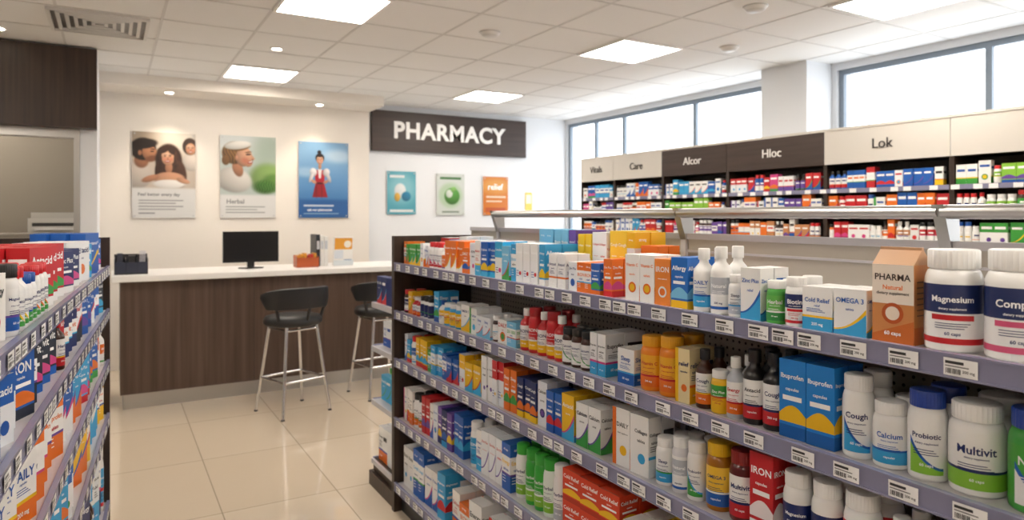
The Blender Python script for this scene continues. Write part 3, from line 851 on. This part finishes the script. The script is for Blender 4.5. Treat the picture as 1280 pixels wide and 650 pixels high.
def B(Y, z, w, h, d, st, base, acc, acc2, tc, word, rot=3, name='medicine_box', back=1, y0=.03, dz=0):
    for k in range(back+1):
        place(name, Y, z+dz, lambda b: p_box(b, w, h, d, st, base, acc, acc2, tc, word, 2 if k == 0 else 1), y0+d/2+k*(d+.004), rot if k == 0 else 0)
zA, zB_, zC, zD, zE = 1.3003, 1.0503, .8003, .4903, .1503
# shelf A (top)
J(.37, zA, .047, .185, W, W, 0, W, OR, YE, NV, 'Collagen')
J(.48, zA, .049, .19, W, W, 1, W, NV, LB, NV, 'Calcium')
J(.588, zA, .050, .192, W, W, 4, W, '#22305f', '#d4577c', NV, 'Complex', back=0)
J(.694, zA, .048, .188, W, W, 4, W, '#22305f', RD, NV, 'Magnesium', back=0)
place('supplement_carton', .788, zA, lambda b: p_gable(b, .080, .188, .07, '#cf8a4e', '#c96a2a', '#b9541d', '#3a2a20', 'PHARMA'), .07, 4)
B(.874, zA, .070, .098, .045, 3, W, LB, YE, BL, 'OMEGA 3')
B(.95, zA, .070, .096, .045, 0, W, LB, YE, BL, 'Cold Relief')
J(1.018, zA, .0245, .112, W, W, 4, W, NV, RD, RD, 'Biotin')
J(1.071, zA, .0235, .10, '#4fae48', W, 0, '#62b54c', '#2f8a3f', W, W, 'Herbal')
B(1.13, zA, .056, .125, .05, 3, W, LB, BL, BL, 'Zinc Plus')
J(1.186, zA, .022, .105, W, W, 0, W, GY, LB, '#555566', 'Sleep')
J(1.243, zA, .027, .172, W, W, 3, W, GY, BL, NV, 'Natural', True, 'lotion_bottle')
J(1.303, zA, .027, .165, W, W, 0, W, LB, BL, BL, 'DAILY', True, 'lotion_bottle')
B(1.368, zA, .058, .138, .05, 6, '#1f6fc8', YE, L2, BL, 'Allergy')
B(1.433, zA, .058, .13, .05, 5, '#ee8a35', W, OR, W, 'IRON')
B(1.497, zA, .058, .137, .05, 5, W, OR, YE, OR, 'Vitamin C')
B(1.561, zA, .058, .137, .05, 5, W, OR, YE, OR, 'Vitamin C')
# shelf B
J(.46, zB_, .043, .17, W, GR, 0, W, GR, BL, NV, 'Herbal')
J(.555, zB_, .043, .172, '#3f9f3f', '#1c3f9b', 2, '#46a23a', W, BL, W, 'Natural')
J(.652, zB_, .045, .162, W, W, 0, W, LG, NV, NV, 'Multivit')
J(.734, zB_, .034, .168, W, '#1c3f9b', 2, W, LG, BL, NV, 'Probiotic')
J(.805, zB_, .033, .13, W, W, 0, W, LB, BL, BL, 'Calcium', back=2)
J(.873, zB_, .031, .17, W, W, 2, W, LB, BL, NV, 'Cough')
B(.943, zB_, .066, .176, .05, 6, '#1f83d6', '#1560b0', YE, W, 'Ibuprofen')
B(1.013, zB_, .066, .176, .05, 6, '#1f83d6', '#1560b0', YE, W, 'Ibuprofen')
J(1.079, zB_, .027, .180, BK, BK, 0, W, RD, NV, NV, 'Cough', True, 'syrup_bottle')
J(1.138, zB_, .027, .178, BK, BK, 0, W, RD, NV, '#222222', 'Antacid', True, 'syrup_bottle')
J(1.192, zB_, .022, .15, GY, W, 0, W, OR, RD, RD, 'Energy', True, 'syrup_bottle')
J(1.243, zB_, .0235, .108, YE, W, 1, YE, GR, RD, RD, 'Zinc Plus', name='pill_bottle')
J(1.296, zB_, .0235, .152, AMB, BK, 0, W, OR, YE, NV, 'Cough', True, 'syrup_bottle')
B(1.356, zB_, .05, .145, .045, 4, '#e9d7a6', YE, OR, NV, 'relief')
J(1.430, zB_, .036, .165, '#ee8b1f', '#e8a61c', 0, '#f4b52a', OR, RD, RD, 'Vitamin C', back=1)
J(1.508, zB_, .036, .155, '#ee8b1f', '#e8a61c', 0, '#f4b52a', OR, RD, RD, 'Vitamin C', back=1)
B(1.59, zB_, .07, .105, .05, 0, W, BL, LB, BL, 'Sleep')
# shelf C
J(.69, zC, .032, .17, W, W, 0, W, NV, LB, NV, 'D3 1000')
J(.78, zC, .030, .155, W, W, 0, W, RD, NV, NV, 'Biotin', True, 'pill_bottle')
J(.867, zC, .037, .176, W, W, 1, W, RD, NV, RD, 'Multivit')
J(.946, zC, .033, .172, W, W, 3, W, NV, LB, NV, 'Complex')
J(1.02, zC, .032, .17, W, W, 3, W, NV, LB, NV, 'Magnesium')
B(1.098, zC, .064, .19, .05, 6, RD, W, '#f0e6e6', W, 'IRON')
J(1.178, zC, .034, .172, '#5a1212', '#8a1a1a', 0, W, RD, NV, NV, 'Multivit')
J(1.255, zC, .034, .170, '#a2660f', '#e8b81c', 0, '#f3c53a', BL, W, NV, 'OMEGA 3')
J(1.326, zC, .026, .152, W, W, 2, W, GR, LB, NV, 'Probiotic', name='pill_bottle')
J(1.383, zC, .025, .15, '#dcdce0', W, 3, W, GY, BL, NV, 'Natural', name='pill_bottle')
J(1.446, zC, .030, .13, W, W, 0, W, LB, GR, NV, 'Sleep', name='pill_bottle')
B(1.53, zC, .075, .172, .05, 4, W, W, LB, '#555555', 'Collagen')
B(1.612, zC, .075, .172, .05, 4, W, OR, YE, '#555555', 'DAILY')

def X(Y): return YO-Y
def rowobj(rows, nm):
    bB, bJ = MB(), MB()
    for r in rows: fill(bB, bJ, MG, *r[0], **r[1])
    if bB.f: bB.obj('medicine_boxes', [M_CARTON, M_PLASTIC])
    if bJ.f: bJ.obj('pill_bottles', [M_CARTON, M_PLASTIC])
def seg(Ya, Yb, z, h0, h1, pal, **k): return ((X(Ya), X(Yb), z, h0, h1, pal), k)
rowobj([
 seg(3.38, 3.05, zA, .10, .125, [OR, GR, YE, OR], det=2, pb=0, wr=(.03, .05)),
 seg(3.05, 2.62, zA, .11, .14, [W, OR, BL, LB, RD], det=2, pb=.1, wr=(.035, .06)),
 seg(2.62, 2.22, zA, .13, .15, [LB, W, BL, L2], det=2, pb=0, wr=(.035, .06)),
 seg(2.22, 2.0, zA, .14, .17, [LB, L2, W], det=2, pb=0, wr=(.035, .055)),
 seg(2.3, 2.02, zA, .19, .22, [LB, L2, W, PU], det=2, pb=0, y0=.17, wr=(.04, .055)),
 seg(3.3, 2.3, zA, .12, .17, [W, OR, RD, LB], det=1, pb=0, y0=.2, wr=(.04, .055)),
 seg(2.0, 1.62, zA, .095, .12, [YE, BL, OR, W, OR], det=2, pb=0, wr=(.035, .05)),
 seg(2.02, 1.70, zA, .18, .2, [YE, '#f5d33a', '#f3cf2a', YE], det=2, pb=0, y0=.165, wr=(.03, .045)),
 seg(1.69, 1.58, zA, .14, .16, [W, OR], det=2, pb=0, y0=.17, wr=(.03, .05)),
 seg(.31, -.5, zA, .12, .18, [W, BL, OR], det=2, pb=.5)], 'A')
rowobj([
 seg(3.38, 3.0, zB_, .09, .13, [YE, NV, OR, RD], det=2, pb=.5, wr=(.03, .05)),
 seg(3.0, 2.62, zB_, .10, .15, [BL, LB, GR, RD, YE], det=2, pb=.5),
 seg(2.62, 2.22, zB_, .08, .11, [W, LB, L2], det=2, pb=.1, wr=(.06, .09)),
 seg(1.93, 1.76, zB_, .13, .15, [W, BL, LB], det=2, pb=.9),
 seg(1.76, 1.64, zB_, .12, .14, [LB, '#5fb4e0'], det=2, pb=0, wr=(.035, .05)),
 seg(.40, -.5, zB_, .12, .17, [W, GR, LB], det=2, pb=.6)], 'B')
for i, Y in enumerate((2.19, 2.13, 2.07, 2.01, 1.96)):
    J(Y, zB_, .027, .165 if i % 2 else .155, RD, '#a61a20' if i % 2 else W, 0, RD if i % 2 else W, YE, W, W if i % 2 else NV, 'IRON', i % 2 == 0, 'syrup_bottle', back=1)
rowobj([
 seg(3.38, 3.02, zC, .10, .15, [LB, BL, GR, YE], det=2, pb=.3, wr=(.035, .055)),
 seg(3.02, 2.72, zC, .11, .14, [LB, YE, L2, BL], det=2, pb=.1, wr=(.04, .06)),
 seg(2.72, 2.5, zC, .12, .15, ['#b9762a', YE, OR], det=2, pb=0),
 seg(2.5, 2.22, zC, .16, .185, [W, RD, OR], det=2, pb=0, wr=(.03, .045)),
 seg(2.22, 1.92, zC, .14, .165, [BL, NV, '#1846a0'], det=2, pb=0, wr=(.04, .06)),
 seg(1.92, 1.84, zC, .15, .16, [NV, YE], det=2, pb=0, wr=(.06, .07)),
 seg(1.84, 1.66, zC, .14, .16, [W, YE, LB], det=2, pb=0, wr=(.05, .07)),
 seg(.65, -.5, zC, .12, .17, [W, GR, LB], det=2, pb=.6)], 'C')
rowobj([
 seg(3.38, 2.95, zD, .14, .18, [PK, OR, BL, PU, RD], det=2, pb=.1, wr=(.03, .05)),
 seg(2.95, 2.62, zD, .15, .19, [PU, BL, NV, LB], det=2, pb=0, wr=(.04, .06)),
 seg(2.62, 2.26, zD, .15, .2, [BL, W, LB], det=2, pb=.2),
 seg(1.6, 1.45, zD, .15, .17, [BL, '#1846a0'], det=2, pb=0),
 seg(1.45, -.5, zD, .15, .24, PAL['mix'], det=2, pb=.3)], 'D')
for i, Y in enumerate((2.22, 2.15, 2.09, 2.03, 1.965)):
    c = ['#f3f3f1', '#3aa93c', '#3aa93c', '#e9f2e9', '#f3f3f1'][i]
    J(Y, zD, .029, .2, c, '#3aa93c' if i < 4 else W, 0, c, LG if i < 4 else GY, W, NV if c != '#3aa93c' else W, 'Herbal', False, 'pill_bottle', back=1)
for Y in (1.87, 1.77, 1.67):
    for k in range(2):
        B(Y, zD+.0003*k, .094, .105, .08, 6, '#d8401f', '#b82c14', YE, RD, 'Cold Relief', back=1, dz=k*.1055)
rowobj([
 seg(3.38, 3.1, zE, .2, .25, [BL, LB, W], det=2, pb=0),
 seg(3.1, 2.8, zE, .18, .24, [W, LB, BL], det=2, pb=0, wr=(.05, .08)),
 seg(2.8, 2.45, zE, .14, .2, [OR, YE, W, OR], det=2, pb=0, wr=(.07, .1)),
 seg(2.45, -.5, zE, .16, .24, PAL['mix'], det=2, pb=.2, wr=(.06, .1))], 'E')

# ------------------------------------------------------------------ left gondola
ML_ = Matrix.Translation((-.258, .307, 0)) @ Matrix.Rotation(math.radians(86.2), 4, 'Z')
ZL = [.15, .58, .84, 1.09, 1.30]
gondola('shelving_gondola', ML_, 3.6, ZL, [.3, 1.2, 2.1, 3.3])
for i, z in enumerate(ZL):
    bB, bJ = MB(), MB()
    pal = [[BL, NV, LB, OR], [BL, LB, OR, W, LB, YE], [OR, W, BL, LB, YE, BL], [OR, NV, BL, W, RD, YE, '#222a3a'], [NV, BL, W, LB, '#2a4fb0', OR]][i]
    hh = [(.25, .38), (.17, .21), (.16, .2), (.13, .17), (.12, .165)][i]
    kw = dict(yaw=-20, stag=.018, sgn=-1, det=2, y0=.006)
    if i == 4:
        fill(bB, bJ, ML_, .02, 1.5, z+.0003, *hh, [BL, RD, OR, '#7fa6c8', NV], pb=.25, wr=(.06, .11), **kw)
        fill(bB, bJ, ML_, 1.5, 1.9, z+.0003, .12, .15, [W, LG, GR, YE], pb=.9, **kw)
        fill(bB, bJ, ML_, 1.9, 3.56, z+.0003, .13, .18, [NV, BL, BL, LB, '#2a4fb0', W, RD], pb=.0, wr=(.08, .14), rows=3, **kw)
    else:
        fill(bB, bJ, ML_, .02, 3.56, z+.0003, *hh, pal, pb=.05, wr=(.06, .11), **kw)
    bB.obj('medicine_boxes', [M_CARTON, M_PLASTIC])
    if bJ.f: bJ.obj('pill_bottles', [M_CARTON, M_PLASTIC])

# ------------------------------------------------------------------ wall shelving on the right
MW = Matrix.Translation((4.9, 6.72, 0)) @ Matrix.Rotation(math.radians(-90), 4, 'Z')
e = empty('wall_shelving', MW)
bays = [0, .62, 1.41, 2.27, 3.27, 4.22, 5.2, 6.2]
def c(n, *a):
    o = cube(n, *a); o.parent = e; return o
Lw = bays[-1]
ZW = [.12, .5, .8, 1.12, 1.36, 1.56, 1.76]
c('back_panel', 0, Lw, .27, .285, .0, 2.0, M_WOOD)
c('top_cap', 0, Lw, -.02, .285, 2.215, 2.235, M_HWHITE)
c('header_soffit', 0, Lw, 0.005, .27, 1.955, 1.97, M_WOOD)
c('base_plinth', 0, Lw, .01, .27, 0, .1, M_WOOD)
for i, x in enumerate(bays): c('upright_%d' % i, x-.016, x+.016, 0, .27, 0.1, 1.955, M_WOOD)
for i in range(len(bays)-1):
    m = M_WOODH if i in (2, 3) else M_HWHITE
    c('header_panel_%d' % i, bays[i]+.003, bays[i+1]-.003, -.015, .003, 1.955, 2.215, m)
b = MB(); t = MB()
for z in ZW:
    for i in range(len(bays)-1):
        b.box(bays[i]+.016, bays[i+1]-.016, 0.0, .27, z-.02, z, '#ffffff', 0)
        b.box(bays[i]+.016, bays[i+1]-.016, -.004, 0, z-.03, z+.003, '#ffffff', 1)
    if z > 1: tags(t, 0, Lw, z, .14, 1, -.0045)
b.obj('shelves', [M_WOOD, M_LIP], parent=e); t.obj('price_tags', [M_CARTON], parent=e)
for i, s in enumerate(['Vitals', 'Care', 'Alcor', 'Hloc', 'Lok']):
    Mt = Matrix.Translation(((bays[i]+bays[i+1])/2, -.019, 2.085)) @ Matrix.Rotation(math.pi/2, 4, 'X')
    text3d('header_letters_%d' % i, s, .105, M_TEXTW if i in (2, 3) else M_TEXTD, Mt, e, .0, .003)
wp = [[LB, W, BL], [BL, W, OR], [W, LB, BL, RD], [PK, OR, PU, RD, BL], [OR, '#c98a5a', W, BL, RD], [W, GR, LG, W], PAL['mix']]
for zi, z in enumerate(ZW):
    bB, bJ = MB(), MB()
    for i in range(len(bays)-1):
        pal = wp[(i+zi*2) % 7] if (random.random() < .5 and i != 5) else wp[i]
        top = (ZW[zi+1] if zi < 6 else 1.955)-z-.035
        fill(bB, bJ, MW, bays[i]+.02, bays[i+1]-.02, z+.0003, top*.72, top, pal, 1, .85 if i >= 5 else .25, .008, 1, wr=(.045, .085))
    if bB.f: bB.obj('medicine_boxes', [M_CARTON, M_PLASTIC])
    if bJ.f: bJ.obj('pill_bottles', [M_CARTON, M_PLASTIC])

# ------------------------------------------------------------------ world, camera
w = bpy.data.worlds.new('sky'); scene.world = w; w.use_nodes = True
nt = w.node_tree; bg = nt.nodes['Background']
tc = nt.nodes.new('ShaderNodeTexCoord'); sp = nt.nodes.new('ShaderNodeSeparateXYZ'); r = nt.nodes.new('ShaderNodeValToRGB')
nt.links.new(tc.outputs['Generated'], sp.inputs[0]); nt.links.new(sp.outputs['Z'], r.inputs[0]); nt.links.new(r.outputs[0], bg.inputs[0])
r.color_ramp.elements[0].position = 0; r.color_ramp.elements[0].color = (.82, .87, .92, 1)
r.color_ramp.elements[1].position = .25; r.color_ramp.elements[1].color = (.93, .97, 1, 1)
bg.inputs[1].default_value = 4.2

cam = bpy.data.cameras.new('camera'); co = bpy.data.objects.new('camera', cam); COL.objects.link(co)
cam.sensor_width = 36; cam.lens = 857/1280*36; cam.shift_y = -55/1280
co.location = (0, 0, 1.55); co.rotation_euler = (math.radians(90), 0, math.radians(-30.3))
cam.dof.use_dof = True; cam.dof.focus_distance = 1.75; cam.dof.aperture_fstop = 4.0
cam.clip_start = .02
scene.camera = co
print('faces', sum(len(m.polygons) for m in bpy.data.meshes))
